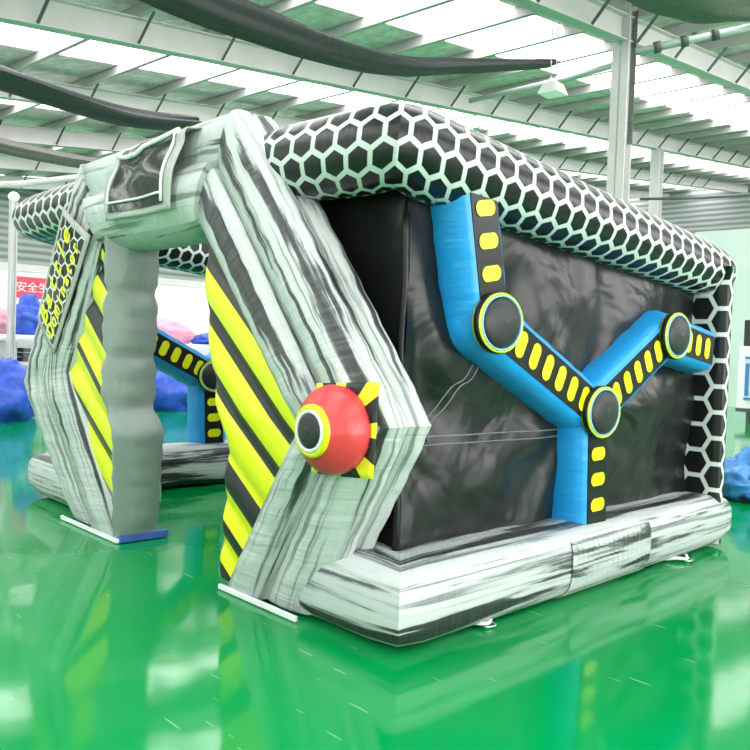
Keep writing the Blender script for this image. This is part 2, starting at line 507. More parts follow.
# ---- sign with lettering on the far leg
sTL, sTR, sBR, sBL = V((-3.42, 0, 2.48)), V((-2.93, 0, 2.23)), V((-3.55, 0, 1.36)), V((-3.89, 0, 1.65))
def sq(s, t):
    p = sBL.lerp(sBR, s).lerp(sTL.lerp(sTR, s), t); return p
SY = lambda s: YF-.125-.012*math.sin(PI*s)
def sign_fn(m):
    def f(s, t):
        s2, t2 = m+s*(1-2*m), m*.55+t*(1-1.1*m); p = sq(s2, t2); p.y = SY(s2) - (.008 if m else 0); return p
    return f
sg = grid('sign_panel', sign_fn(0), 14, 20, M['tape'], arena, thick=.01)
tag(sg, 'honeycomb sign lettered in yellow')
exu = (sTL-sBL).normalized(); exw = (sBR-sBL).normalized()
ORG = sBL.copy()
grid('sign_face', sign_fn(.09), 14, 20, M['hex_sign'], sg, lambda s, t, p: ((p-ORG).dot(exu), (p-ORG).dot(exw)))
ylet = simple('yellow lettering', (.84, .90, .01), .45)
def letters(word, rowpos, size, t0, t1, xs):
    bb = B(); n = len(word)
    for i, ch in enumerate(word):
        tt = t0+(t1-t0)*i/(n-1) if n > 1 else t0
        p = sq(rowpos, tt); p.y = SY(rowpos)-.014
        ey = -(exw)               # glyph up points to the sign's left edge
        o = text_mesh('letter', ch, size, ylet, None, p, exu, ey, bold=.004, ext=.002, align='CENTER', xs=xs)
        off = len(bb.v); bb.v += [V((v.co.x, SY(max(0, min(1, (v.co-p).dot(exw)/(sq(1, tt)-sq(0, tt)).dot(exw)+rowpos)))-.020-(.003 if v.co.y < p.y else 0), v.co.z)) for v in o.data.vertices]; bb.uv += [(0, 0)]*len(o.data.vertices)
        bb.f += [tuple(k+off for k in p2.vertices) for p2 in o.data.polygons]; bb.mi += [0]*len(o.data.polygons)
        me = o.data; bpy.data.objects.remove(o); bpy.data.meshes.remove(me)
    # flip so the face looks to the front
    return bb.build('sign_lettering', ylet, sg)
letters('Battle', .56, .25, .15, .85, .82)
letters('Dominator', .88, .165, .13, .84, .74)

# ---- glossy black banner draped over the header
def bann(m, dy):
    def f(s, t):
        s = m+s*(1-2*m); t = t*(1-m*.7)+m*.7
        x = -2.53+.88*s + .03*(t-.5)
        # t: 0 bottom edge .. 1 over the top
        z = 2.29+.50*min(1, t/.8)
        tt = max(0, (t-.8)/.2)
        y = YF-.185 + .10*max(0, min(1, (t-.35)/.45))**1.5
        z += .035*math.sin(tt*PI/2); y += tt*.25
        y -= .018*math.sin(7*s+6*t)*(1-s*.4) + .03*math.exp(-((t-.62-.25*abs(s-.4))/.07)**2)
        return (x, y-dy, z)
    return f
bn = grid('header_banner', bann(0, 0), 24, 30, M['tape'], arena, thick=.008); tag(bn, 'black glossy banner hung over the header')
grid('banner_film', bann(.10, .012), 24, 30, M['film'], bn)
b = B()
for s in (.08, .90):
    f = bann(0, .018); pts = [V(f(s, t/12)) for t in range(1, 11)]; b.tube(pts, .010, 6)
f = bann(0, .02); b.tube([V(f(.08+.82*k/10, .17)) for k in range(11)], .009, 6)
b.tube([V(f(.08+.82*k/12, .62+.10*((k-5)/6)**2+(.05 if k > 6 else 0)))+V((0, -.005, 0)) for k in range(13)], .016, 6)
b.build('banner_piping', M['white'], bn, True)

# ---- red bumper on the near knee with its square warning patch
PC = V((-.14, YF-.060, 1.10))
def patch_fn(h, d):
    return lambda s, t: (PC.x+(s-.5)*2*h+.02*(t-.5), PC.y-d-.055*math.sin(PI*min(1, max(0, s)))*.6, PC.z+(t-.5)*2*h+.03*(s-.5))
def patch_mat():
    m, nt, N, L, b = new_mat('warning patch print')
    tc = N.new('ShaderNodeTexCoord'); sep = N.new('ShaderNodeSeparateXYZ'); L.new(tc.outputs['UV'], sep.inputs[0])
    at = N.new('ShaderNodeMath'); at.operation = 'ARCTAN2'; L.new(sep.outputs['Y'], at.inputs[0]); L.new(sep.outputs['X'], at.inputs[1])
    mu = N.new('ShaderNodeMath'); mu.operation = 'MULTIPLY'; mu.inputs[1].default_value = 8; L.new(at.outputs[0], mu.inputs[0])
    co = N.new('ShaderNodeMath'); co.operation = 'COSINE'; L.new(mu.outputs[0], co.inputs[0])
    gt = N.new('ShaderNodeMath'); gt.operation = 'GREATER_THAN'; gt.inputs[1].default_value = .25; L.new(co.outputs[0], gt.inputs[0])
    mx = N.new('ShaderNodeMix'); mx.data_type = 'RGBA'; mx.inputs['A'].default_value = (.015, .016, .016, 1); mx.inputs['B'].default_value = (.8, .78, .02, 1)
    L.new(gt.outputs[0], mx.inputs['Factor']); L.new(mx.outputs['Result'], b.inputs['Base Color']); b.inputs['Roughness'].default_value = .35
    return m
pt = grid('warning_patch', patch_fn(.225, .012), 16, 16, patch_mat(), arena, lambda s, t, p: (s-.5, t-.5), thick=.008)
tag(pt, 'square patch with black and yellow rays behind red bumper')
def lathe(name, prof, mat, parent, org, n=40):
    secs = [[org+V((r*math.cos(2*PI*k/n), -d, r*math.sin(2*PI*k/n))) for k in range(n)] for d, r in prof]
    return loft(name, secs, mat, parent)[0]
O = PC+V((0, -.02, 0))
bump_ = lathe('bumper_dome', [(-.0, .200), (.03, .212), (.07, .216), (.11, .206), (.145, .178), (.175, .138), (.188, .118)], M['red'], arena, O)
tag(bump_, 'red inflated bumper with yellow-ringed black nose')
lathe('nose_ring', [(.178, .125), (.196, .126), (.206, .112), (.204, .100)], M['yellow'], bump_, O)
lathe('nose_edge', [(.193, .102), (.210, .100), (.212, .088), (.204, .080)], M['white'], bump_, O)
lathe('nose_pad', [(.193, .086), (.210, .082), (.218, .06), (.221, .03), (.222, .004)], M['pad'], bump_, O)

# ---- blue trusses with hazard pills and round joint pads
def truss(xw, xf, label):
    sg = 1
    J1, J2, J3 = (.68, 1.655), (1.76, 1.135), (2.70, 1.655)
    runs = [((.53, 2.36), J1), (J1, J2), (J2, J3), (J3, (3.36, 1.56)), (J2, (1.80, .30))]
    ww = .165; dep = xf-xw
    b = B(); s = B()
    def P(c, a, n, w, x): return V((xw+x, c[0]+n[0]*w, c[1]+n[1]*w))
    for ri, (p, q) in enumerate(runs):
        p, q = V(p), V(q); d = (q-p); Ln = d.length; d.normalize(); n = V((-d.y, d.x))
        prof = [(-ww, 0), (-ww-.02, dep*.3), (-ww, dep*.72), (-ww+.02, dep*.92), (-ww+.055, dep), (ww-.055, dep), (ww-.02, dep*.92), (ww, dep*.72), (ww+.02, dep*.3), (ww, 0)]
        m = max(3, int(Ln/.08)); vs = []; uv = []; fs = []
        acc = [0]
        for k in range(len(prof)-1): acc.append(acc[-1]+math.hypot(prof[k+1][0]-prof[k][0], prof[k+1][1]-prof[k][1]))
        for j in range(m+1):
            c = p.lerp(q, j/m); wob = 1+.025*math.sin(j*2.4)
            for k, (w, x) in enumerate(prof):
                vs.append(P(c, d, n, w*wob, x)); uv.append((Ln*j/m+ri*2.1, acc[k]))
        K = len(prof)
        for j in range(m):
            for k in range(K-1): fs.append((j*K+k, j*K+k+1, (j+1)*K+k+1, (j+1)*K+k))
        fs.append(tuple(range(K-1, -1, -1))); fs.append(tuple(m*K+k for k in range(K)))
        b.add(vs, fs, uv)
        # black strip and pills printed on it
        hw = .108; t0, t1 = 0, Ln
        st = [P(p+d*t, d, n, w, dep+.006) for t in (t0, t1) for w in (-hw, hw)]
        s.add(st + [v-V((.008, 0, 0)) for v in st], [(0, 1, 3, 2), (0, 2, 6, 4), (1, 5, 7, 3)], mi=0)
        cnt = {0: 4, 1: 6, 2: 5, 3: 3, 4: 4}[ri]
        a0 = {0: .10, 1: .26, 2: .24, 3: .25, 4: .27}[ri]; stp = {0: .175, 1: .148, 2: .148, 3: .15, 4: .165}[ri]
        for i in range(cnt):
            t = a0+stp*i
            if t > Ln-.03: continue
            c = p+d*t; vs = []; hl, hh = .080, .043
            for k in range(20):
                an = 2*PI*k/20; cx, sx = math.cos(an), math.sin(an)
                w = math.copysign(hl-hh, cx)+hh*cx if abs(cx) > 1e-6 else 0
                w = (hl-hh)*(1 if cx > 0 else -1)+hh*cx
                vs.append(P(c+d*(hh*sx), d, n, w, dep+.011))
            s.add(vs, [tuple(range(20))], mi=1)
    for c in (J1, J2, J3):
        vs = []; fs = []; n = 24
        for r, x in ((ww+.01, 0), (ww+.02, dep*.5), (ww-.01, dep*.85), (ww-.05, dep-.003)):
            for k in range(n): vs.append(V((xw+x, c[0]+r*math.cos(2*PI*k/n), c[1]+r*math.sin(2*PI*k/n))))
        for i in range(3):
            for k in range(n): fs.append((i*n+k, i*n+(k+1) % n, (i+1)*n+(k+1) % n, (i+1)*n+k))
        fs.append(tuple(3*n+k for k in range(n)))
        b.add(vs, fs, [(v.y, v.z) for v in vs])
    tr = b.build('truss_frame', M['blue'], arena, True); tag(tr, label)
    md = tr.modifiers.new('es', 'EDGE_SPLIT'); md.split_angle = math.radians(50)
    s.build('striped_strip', M['black'], tr, False, [M['black'], M['yellow']])
    for c in (J1, J2, J3):
        rr = 0
        def disc(name, pf, mat, par):
            n = 32; ry, rz = .98, .84
            secs = [[V((xf+x, c[0]+r*ry*math.cos(2*PI*k/n), c[1]+r*rz*math.sin(2*PI*k/n))) for k in range(n)] for x, r in pf]
            return loft(name, secs, mat, par)[0]
        pad = disc('joint_pad', [(.0, .168), (.05, .166), (.064, .14), (.074, .09), (.078, .045), (.079, .004)], M['pad'], tr)
        disc('pad_edge', [(.012, .203), (.04, .202), (.045, .195), (.03, .19)], M['black'], pad)
        disc('pad_ring', [(0, .198), (.048, .196), (.054, .188), (.045, .180)], M['yellow'], pad)
        disc('pad_piping', [(0, .183), (.054, .181), (.058, .172), (.045, .165)], simple('pale blue piping', (.25, .5, .6), .4), pad)
    return tr
truss(-.27, -.015, 'blue branching truss on the black side panel')
truss(-W+.08, -W+.33, 'blue branching truss seen through the doorway')

# ---- flap, straps on the base tube
def flap_fn(s, t):
    y = 1.36+.98*s; a = math.radians(-72+104*t)
    pw = 2/3.2
    c, sn = math.cos(a), math.sin(a)
    x = -.135-.08*(y-.125)/3.4+math.copysign(abs(c)**pw, c)*.268; z = zc+math.copysign(abs(sn)**pw, sn)*.222
    k = .010*abs(math.sin(16*PI*s))*t*(.4+.6*t)
    return (x+k, y+.02*(t-.5), z)
fl = grid('zipper_flap', flap_fn, 90, 16, M['marble_flap'], arena, lambda s, t, p: (p.y, p.z*1.2), thick=.006)
tag(fl, 'gathered marble flap sewn on the base tube')
for y in (.62, 2.92):
    b = B()
    pts = [(-.05+.11*math.sin(PI*i/12), y+.17*(i/12-.5)*2*.8, .02+.012*math.sin(PI*i/12*2)**2) for i in range(13)]
    b.tube(pts, .013, 6); st = b.build('anchor_strap', M['white'], arena, True)
    b = B(); n = 16
    b.tube([(.075+.03*math.cos(2*PI*i/n), y+.045*math.sin(2*PI*i/n), .018) for i in range(n+1)], .006, 6); b.build('anchor_ring', simple('steel ring', (.5, .5, .5), .3, 1), st, True)

# ------------------------------------------------------------------ hall (turned a few degrees from the arena)
U, VV = V((-.080, .9968, 0)), V((-.9968, -.080, 0))
G = V((CAM.x, CAM.y, 0)); Z = V((0, 0, 1)); AX = (U, VV, Z)
P_ = lambda u, v, z: G+U*u+VV*v+Z*z
def hbox(bd, lo, hi, mi=0): bd.box(lo, hi, mi, AX, G)
zb = lambda u: 5.02+.118*u      # underside of the rafters
U0, U1, V0, V1 = -8.0, 46.0, -11.0, 33.0

def floor_mat():
    m, nt, N, L, b = new_mat('green epoxy floor')
    tc = N.new('ShaderNodeTexCoord')
    nz = N.new('ShaderNodeTexNoise'); nz.inputs['Scale'].default_value = .7; nz.inputs['Detail'].default_value = 6
    L.new(tc.outputs['Object'], nz.inputs['Vector'])
    mx = N.new('ShaderNodeMix'); mx.data_type = 'RGBA'
    mx.inputs['A'].default_value = (.0, .225, .052, 1); mx.inputs['B'].default_value = (.0, .285, .070, 1)
    L.new(nz.outputs['Fac'], mx.inputs['Factor'])
    prev = mx.outputs['Result']
    # short pale scratches in two directions
    for ang, sc, th in ((.6, 1.0, .030), (1.9, 1.35, .022), (2.7, .8, .026)):
        mp = N.new('ShaderNodeMapping'); mp.inputs['Rotation'].default_value = (0, 0, ang); mp.inputs['Scale'].default_value = (sc*1.0, sc*16, 1)
        L.new(tc.outputs['Object'], mp.inputs['Vector'])
        vo = N.new('ShaderNodeTexVoronoi'); vo.inputs['Scale'].default_value = .9; vo.feature = 'F1'
        L.new(mp.outputs['Vector'], vo.inputs['Vector'])
        lt = N.new('ShaderNodeMath'); lt.operation = 'LESS_THAN'; lt.inputs[1].default_value = th*1.9
        L.new(vo.outputs['Distance'], lt.inputs[0])
        ml = N.new('ShaderNodeMath'); ml.operation = 'MULTIPLY'; ml.inputs[1].default_value = .38; L.new(lt.outputs[0], ml.inputs[0])
        m2 = N.new('ShaderNodeMix'); m2.data_type = 'RGBA'; m2.inputs['B'].default_value = (.45, .68, .5, 1)
        L.new(prev, m2.inputs['A']); L.new(ml.outputs[0], m2.inputs['Factor']); prev = m2.outputs['Result']
    L.new(prev, b.inputs['Base Color'])
    b.inputs['Roughness'].default_value = .085; b.inputs['Specular IOR Level'].default_value = .27
    n2 = N.new('ShaderNodeTexNoise'); n2.inputs['Scale'].default_value = 2.5; n2.inputs['Detail'].default_value = 2
    L.new(tc.outputs['Object'], n2.inputs['Vector']); bump(nt, L, b, n2.outputs['Fac'], .08, .02)
    return m
b = B(); hbox(b, (U0, V0, -.1), (U1, V1, 0)); tag(b.build('floor', floor_mat()), kind='structure')

steel = simple('grey green painted steel', (.50, .48, .48), .5, nscale=3, nstr=.05, var=.12)
steel_w = simple('pale painted steel', (.64, .62, .62), .5, nscale=3, nstr=.05, var=.1)
dark = simple('dark steel', (.07, .085, .085), .5)
clad = simple('white wall board', (.90, .90, .91), .6, nscale=2, nstr=.05, var=.05)
greenwall = simple('pale green wall paint', (.62, .72, .68), .6, nscale=2, nstr=.05, var=.05)

def clad_mat():
    m, nt, N, L, b = new_mat('grey corrugated cladding')
    b.inputs['Roughness'].default_value = .55
    tc = N.new('ShaderNodeTexCoord'); wv = N.new('ShaderNodeTexWave'); wv.bands_direction = 'Z'; wv.inputs['Scale'].default_value = 1.1
    wv.inputs['Distortion'].default_value = .6
    L.new(tc.outputs['Object'], wv.inputs['Vector'])
    r = N.new('ShaderNodeValToRGB'); r.color_ramp.elements[0].color = (.20, .22, .22, 1); r.color_ramp.elements[1].color = (.42, .44, .44, 1)
    L.new(wv.outputs['Fac'], r.inputs['Fac']); L.new(r.outputs['Color'], b.inputs['Base Color'])
    bump(nt, L, b, wv.outputs['Fac'], .4, .05)
    return m
cm = clad_mat()
b = B(); hbox(b, (U0, V1, 0), (U1, V1+.2, 11)); tag(b.build('wall_left', cm), kind='structure')
b = B(); hbox(b, (U1, V0, 0), (U1+.2, V1, 11)); tag(b.build('wall_back', cm), kind='structure')
b = B(); hbox(b, (U0, V0-.2, 0), (U1, V0, 11)); tag(b.build('wall_right', clad), kind='structure')
b = B(); hbox(b, (U0-.2, V0, 0), (U0, V1, 5)); tag(b.build('wall_front', clad), kind='structure')

# roof sheeting with translucent strips between
beams = [-3.4, 1.3, 6.05, 10.9, 15.2, 19.5, 23.8, 28.1]
sky = simple('daylit roof panel', (1.0, .955, .985), .5, emit=9.0)
def foil_mat():
    m, nt, N, L, b = new_mat('foil roof insulation')
    b.inputs['Base Color'].default_value = (.66, .67, .64, 1); b.inputs['Roughness'].default_value = .45
    tc = N.new('ShaderNodeTexCoord'); nz = N.new('ShaderNodeTexNoise'); nz.inputs['Scale'].default_value = 5; nz.inputs['Detail'].default_value = 3
    L.new(tc.outputs['Object'], nz.inputs['Vector'])
    r = N.new('ShaderNodeValToRGB'); r.color_ramp.elements[0].position = .35; r.color_ramp.elements[1].position = .65
    r.color_ramp.elements[0].color = (.72, .60, .62, 1); r.color_ramp.elements[1].color = (.97, .85, .86, 1)
    L.new(nz.outputs['Fac'], r.inputs['Fac']); L.new(r.outputs['Color'], b.inputs['Base Color'])
    bump(nt, L, b, nz.outputs['Fac'], .8, .08)
    return m
foil = foil_mat()
roofz = lambda u: zb(u)+.60
strips = [(v+1.25, v+3.1) for v in beams]
def roof_piece(bd, v0, v1, up_=0, th=.06):
    n = 1
    vs = [P_(u, v, roofz(u)+up_+t) for t in (0, th) for u in (U0, U1) for v in (v0, v1)]
    bd.add(vs, [(0, 1, 3, 2), (4, 6, 7, 5), (0, 2, 6, 4), (1, 5, 7, 3), (0, 4, 5, 1), (2, 3, 7, 6)])
b = B(); prev = V0
for a, c in strips:
    roof_piece(b, prev, a); prev = c
roof_piece(b, prev, V1); tag(b.build('ceiling', foil), kind='structure')
for i, (a, c) in enumerate(strips):
    b = B(); roof_piece(b, a, c, .02, .03); tag(b.build('window_%d' % (i+1), sky), kind='structure')

# glowing panels added on unseen walls to brighten the arena and roof
fill_dim = simple('dim fill glow', (.95, .97, 1.0), .3, emit=2.0)
fill_bright = simple('bright fill glow', (1.0, .95, .97), .3, emit=13.0)
b = B(); hbox(b, (-6, V0-.02, .4), (13, V0+.03, 5.0)); tag(b.build('window_20', fill_bright), kind='structure')
b = B(); hbox(b, (14, V0-.02, 5.4), (42, V0+.03, 8.4)); tag(b.build('window_22', fill_bright), kind='structure')
b = B(); hbox(b, (U0-.02, -9, 1.2), (U0+.03, 20, 3.6)); tag(b.build('window_21', fill_dim), kind='structure')

# purlins
first = None
u = -7.0; i = 0
while u < 45:
    b = B(); z = zb(u)+.60
    hbox(b, (u, V0, z-.20), (u+.02, V1, z)); hbox(b, (u-.06, V0, z-.20), (u, V1, z-.185)); hbox(b, (u, V0, z-.02), (u+.07, V1, z-.003))
    o = b.build('roof_purlin', steel); tag(o, 'thin grey steel purlin running under the roof sheets', 'roof beam', 'purlins under the roof sheets')
    u += 1.5; i += 1

# rafters: I-sections with fly braces
desc = {6.05: 'grey steel rafter resting on the tall column', 10.9: 'grey steel rafter passing behind the long dark shade cloth',
        15.2: 'grey steel rafter behind the second dark shade cloth', 19.5: 'third grey steel rafter back from the tall column',
        23.8: 'fourth grey steel rafter back from the tall column', 28.1: 'farthest grey steel rafter near the cladding wall'}
for v in beams:
    if v < 5: continue
    b = B()
    def slab(v0, v1, z0, z1):
        vs = [P_(u, vv, zb(u)+z) for z in (z0, z1) for u in (U0, U1) for vv in (v0, v1)]
        b.add(vs, [(0, 1, 3, 2), (4, 6, 7, 5), (0, 2, 6, 4), (1, 5, 7, 3), (0, 4, 5, 1), (2, 3, 7, 6)])
    slab(v-.012, v+.012, 0, .40); slab(v-.11, v+.11, 0, .018); slab(v-.11, v+.11, .382, .40)
    r = b.build('roof_rafter', steel_w); tag(r, desc[v], 'roof beam')
    u = -5.5
    while u < 40:
        b = B(); b.tube([P_(u, v-.10, zb(u)+.02), P_(u+.05, v-.42, zb(u)+.42)], .028, 4); b.build('fly_brace', dark, r)
        u += 1.5

# columns
def column(px, top, label, w=.36, d=.34, mat=steel_w, cap=False):
    uu, v = px
    root = empty('steel_column', P_(uu, v, 0))
    tag(root, label, 'column')
    b = B()
    hbox(b, (uu-w/2, v-d/2, .02), (uu-w/2+.02, v+d/2, top)); hbox(b, (uu+w/2-.02, v-d/2, .02), (uu+w/2, v+d/2, top)); hbox(b, (uu-w/2, v-.01, .02), (uu+w/2, v+.01, top))
    b.build('shaft', mat, root)
    b = B(); hbox(b, (uu-w/2-.08, v-d/2-.08, 0), (uu+w/2+.08, v+d/2+.08, .025)); b.build('base_plate', mat, root)
    return root
c1 = column((12.27, 6.05), zb(12.27)+.58, 'tall pale green steel column rising behind the arena', .24, .28)
b = B(); hbox(b, (12.37, 5.90, zb(12.27)-1.6), (12.40, 5.98, zb(12.27)+.5)); b.build('downpipe', dark, c1)
column((24.68, 10.9), zb(24.68), 'far steel column seen beyond the tall pale green one', .3, .3)
c3 = column((6.83, 15.6), 4.05, 'slim pale post with a white lamp left of the arena', .12, .12)
b = B(); n = 16
secs = [[P_(6.83, 15.6, 0)+V((r*math.cos(2*PI*k/n), r*math.sin(2*PI*k/n), z)) for k in range(n)] for z, r in ((4.04, .06), (4.07, .09), (4.12, .10), (4.17, .07), (4.19, .03))]
loft('post_lamp', secs, simple('lamp globe', (1, 1, 1), .4, emit=1.2), c3)

# ------------------------------------------------------------------ shade cloths rolled along the roof
def pix(px, py, dist):
    """point at a given distance along the view axis"""
    return CAM + (fw + rt*((px-375)/816.24) - up*((py-375)/816.24))*dist
cloth_m = simple('dark grey shade net', (.055, .058, .062), .8, nscale=14, nstr=.5, var=.3)
cloth_b = simple('grey brown shade net', (.17, .165, .155), .85, nscale=14, nstr=.5, var=.3)
def cloth(name, pts, w, h, mat, label):
    # Catmull-Rom through the points
    pts = [V(p) for p in pts]; out = []
    for i in range(len(pts)-1):
        p0, p1, p2, p3 = pts[max(i-1, 0)], pts[i], pts[i+1], pts[min(i+2, len(pts)-1)]
        for j in range(14):
            t = j/14
            out.append(.5*((2*p1)+(p2-p0)*t+(2*p0-5*p1+4*p2-p3)*t*t+(3*p1-p0-3*p2+p3)*t**3))
    out.append(pts[-1]); secs = []; n = 28; N = len(out)
    for i, p in enumerate(out):
        d = (out[min(i+1, N-1)]-out[max(i-1, 0)]).normalized(); side = d.cross(Z).normalized(); upv = side.cross(d)
        f = i/(N-1); sc = w[0]+(w[1]-w[0])*f; hh = h[0]+(h[1]-h[0])*f
        s = []
        for k in range(n):
            a = 2*PI*k/n; fold = 1+.10*math.sin(5*a+f*4)+.06*math.sin(9*a-f*9)
            # teardrop: narrow along the wire at the top, slack belly below
            s.append(p+side*(math.cos(a)*sc*fold*(.75 if math.sin(a) > 0 else 1))+upv*(math.sin(a)*hh*fold))
        secs.append(s)
    o, _ = loft(name, secs, mat, None, capb=.05)
    return tag(o, label, 'shade cloth')
cloth('shade_cloth', [P_(1.2, 7.0, 5.9), P_(3.9, 7.0, 5.02), P_(5.9, 7.0, 4.92), P_(7.7, 7.0, 5.06), P_(9.2, 7.0, 5.45), P_(11.6, 7.0, 6.15)], (.36, .20), (.21, .06), cloth_m,
      'long dark grey shade cloth bundled above the arch, drooping across the roof')
cloth('shade_cloth', [P_(-.5, 13, 6.0), P_(3.2, 13, 5.62), P_(5.5, 13, 5.45), P_(7.4, 13, 5.35), P_(9.0, 13, 5.55)], (.34, .30), (.20, .13), cloth_m,
      'dark shade cloth hanging low at the upper left, behind the arch header')
cloth('shade_cloth', [P_(5, 18.8, 6.0), P_(8.2, 18.8, 5.72), P_(11, 18.8, 5.8), P_(15, 18.8, 6.3)], (.26, .24), (.16, .13), cloth_b,
      'farthest grey shade cloth at the left edge, under the other two')
# gathered sheet at the upper right
cloth('shade_cloth', [pix(648, -30, 9.6), pix(690, -8, 10.0), pix(740, 2, 10.4), pix(800, -6, 11.0)], (.5, .5), (.22, .20), cloth_b,
      'grey brown gathered cloth at the upper right corner beyond the tall column')

# pipes by the tall column
pp = simple('galvanised pipe', (.45, .52, .50), .45, .2)
def pipe(name, pts, r, label, cat='pipe', mat=pp, fit=None):
    b = B(); b.tube(pts, r, 10)
    o = b.build(name, mat, None, True); tag(o, label, cat)
    if fit:
        for t in fit:
            q = B()
            i = min(int(t*(len(pts)-1)), len(pts)-2); f = t*(len(pts)-1)-i; c = V(pts[i]).lerp(V(pts[i+1]), f); d = (V(pts[i+1])-V(pts[i])).normalized()
            q.tube([c-d*.05, c+d*.05], r*1.5, 10)
            q.build('coupling', dark, o, True)
    return o
pipe('sprinkler_pipe', [pix(636, 52, 11.9), pix(690, 40, 11.7), pix(800, 17, 11.2)], .055, 'upper galvanised pipe leaving the tall column to the right', mat=pp, fit=(.2, .45, .62))
pipe('sprinkler_pipe', [pix(500, 100, 16.5), pix(470, 101, 16.8), pix(560, 80, 15.2), pix(612, 66, 14)][1:], .05, 'thin galvanised pipe running left behind the tall column', mat=pp)
pipe('conduit', [pix(-40, 186, 15.5), pix(20, 184, 15.7), pix(80, 177, 16), pix(120, 170, 16.2)], .06, 'pale conduit crossing above the slim lamp post', mat=steel_w)
pipe('conduit', [pix(640, 199, 24), pix(700, 198, 24), pix(790, 192, 24)], .04, 'thin dark conduit crossing in front of the far column', mat=dark)

# hanging high-bay lamp
LC = pix(553, 88, 12.6)
lamp = empty('hanging_lamp', LC); tag(lamp, 'white square lamp hanging on two cords left of the tall column', 'lamp')
lw = simple('white lamp enamel', (.95, .96, .96), .4, emit=.25)
secs = []
for z, h in ((-.10, .17), (-.085, .165), (.06, .115), (.07, .10)):
    secs.append([LC+U*(h*sx)+VV*(h*sy)+Z*z for sx, sy in ((-1, -1), (-.33, -1), (.33, -1), (1, -1), (1, 0), (1, 1), (.33, 1), (-.33, 1), (-1, 1), (-1, 0))])
o, _ = loft('lamp_shade', secs, lw, lamp)
for p in o.data.polygons: p.use_smooth = False
b = B(); b.tube([LC+U*.09+Z*.07, LC+U*.09+Z*.13, LC-U*.09+Z*.13, LC-U*.09+Z*.07], .012, 6); b.build('lamp_bracket', lw, lamp)
uL = (LC-G).dot(U); zt = roofz(uL)
for s in (.08, -.08):
    b = B(); b.tube([LC+U*s+Z*.13, LC+U*s+Z*(zt-LC.z-.02)], .008, 5); b.build('lamp_cord', steel_w, lamp)

# ------------------------------------------------------------------ background at the left: white partition, racks, folded inflatables
PVv = 18.0
b = B(); hbox(b, (-6, PVv, 0), (24, PVv+.12, 3.0)); part = b.build('wall_partition', clad); tag(part, kind='structure')
b = B(); hbox(b, (-6, PVv-.04, 2.9), (24, PVv+.16, 3.06)); tag(b.build('trim_1', steel_w), kind='structure')
# red banner
def on_part(px, py, v):
    d = fw + rt*((px-375)/816.24) - up*((py-375)/816.24); t = ((v)-0)/d.dot(VV); return CAM+d*t
pa, pb_ = on_part(10.5, 275.5, PVv-.03), on_part(66, 301, PVv-.03)
ua, ub = (pa-G).dot(U), (pb_-G).dot(U)
b = B(); hbox(b, (ua, PVv-.035, pb_.z), (ub, PVv-.015, pa.z)); bn2 = b.build('wall_banner', simple('red banner cloth', (.72, .07, .10), .6)); tag(bn2, 'red banner with white characters on the white partition', 'banner')
text_mesh('banner_text', '安全生产 品质第一', (pa.z-pb_.z)*.52, simple('white banner print', (.85, .8, .8), .6), bn2,
          P_(ua+.12, PVv-.042, pb_.z+(pa.z-pb_.z)*.34), U, Z, align='LEFT')

def pile(name, lumps, mat, label, cat, seed, group=None):
    """crumpled folded vinyl: displaced sphere lumps in one mesh"""
    b = B()
    for (c, r) in lumps:
        n, m = 40, 22; vs = []; fs = []
        for i in range(m+1):
            th = PI*i/m
            for k in range(n):
                ph = 2*PI*k/n; d = V((math.sin(th)*math.cos(ph), math.sin(th)*math.sin(ph), math.cos(th)))
                q = d*2.1+V((seed, c.x, c.y))
                f = 1+.30*noise.noise(q)+.22*abs(noise.noise(q*2.3))*1.3-.14*abs(noise.noise(q*4.7+V((3, 1, 2))))+.06*noise.noise(q*9)
                p = V((d.x*r[0]*f, d.y*r[1]*f, d.z*r[2]*f))
                w = c+U*p.x+VV*p.y+Z*p.z
                zmin = c.z-r[2]*.8
                w.z = max(w.z, zmin); vs.append(w)
        for i in range(m):
            for k in range(n): fs.append((i*n+k, (i+1)*n+k, (i+1)*n+(k+1) % n, i*n+(k+1) % n))
        b.add(vs, fs)
    o = b.build(name, mat, None, True); return tag(o, label, cat, group)
bl = simple('folded blue vinyl', (.03, .10, .62), .3, nscale=9, nstr=1.0, var=.55)
pk = simple('folded pink vinyl', (.80, .36, .50), .45, nscale=6, nstr=.5, var=.25)
# rack along the partition (open steel table)
RZ = 1.50
def rack(u0, u1, v0, v1, z, label):
    root = empty('storage_table', P_((u0+u1)/2, (v0+v1)/2, 0)); tag(root, label, 'table')
    b = B(); hbox(b, (u0, v0, z-.08), (u1, v1, z)); b.build('table_top', clad, root)
    b = B(); hbox(b, (u0, v0, z-.62), (u1, v1, z-.56)); b.build('shelf', steel_w, root)
    for uu in (u0, u1-.06):
        for vv in (v0, v1-.06):
            b = B(); hbox(b, (uu, vv, 0), (uu+.06, vv+.06, z-.08)); b.build('leg', steel, root)
    return root
rack(3.2, 8.6, 16.6, 17.8, RZ, 'white-topped storage table by the partition left of the arena')
def at_v(px, py, v): return on_part(px, py, v)
def lump(px, py, v, r): 
    p = at_v(px, py, v); return (p, r)
p = at_v(27, 318, 17.0); zz = RZ+.8*.38
pile('folded_inflatable', [(V((p.x, p.y, RZ+.8*.36)), (.36, .34, .36)), (V((p.x, p.y, RZ+.8*.5))+U*.05, (.22, .25, .45))], bl, 'crumpled blue vinyl bundle on the table below the red banner', 'folded inflatable', 1.3)
p = at_v(-11, 320, 17.0)
pile('folded_inflatable', [(V((p.x, p.y, RZ+.8*.3)), (.42, .36, .33))], pk, 'pale pink vinyl bundle at the left edge beside the blue one', 'folded inflatable', 4.2)
p = at_v(-8, 378, 14.5)
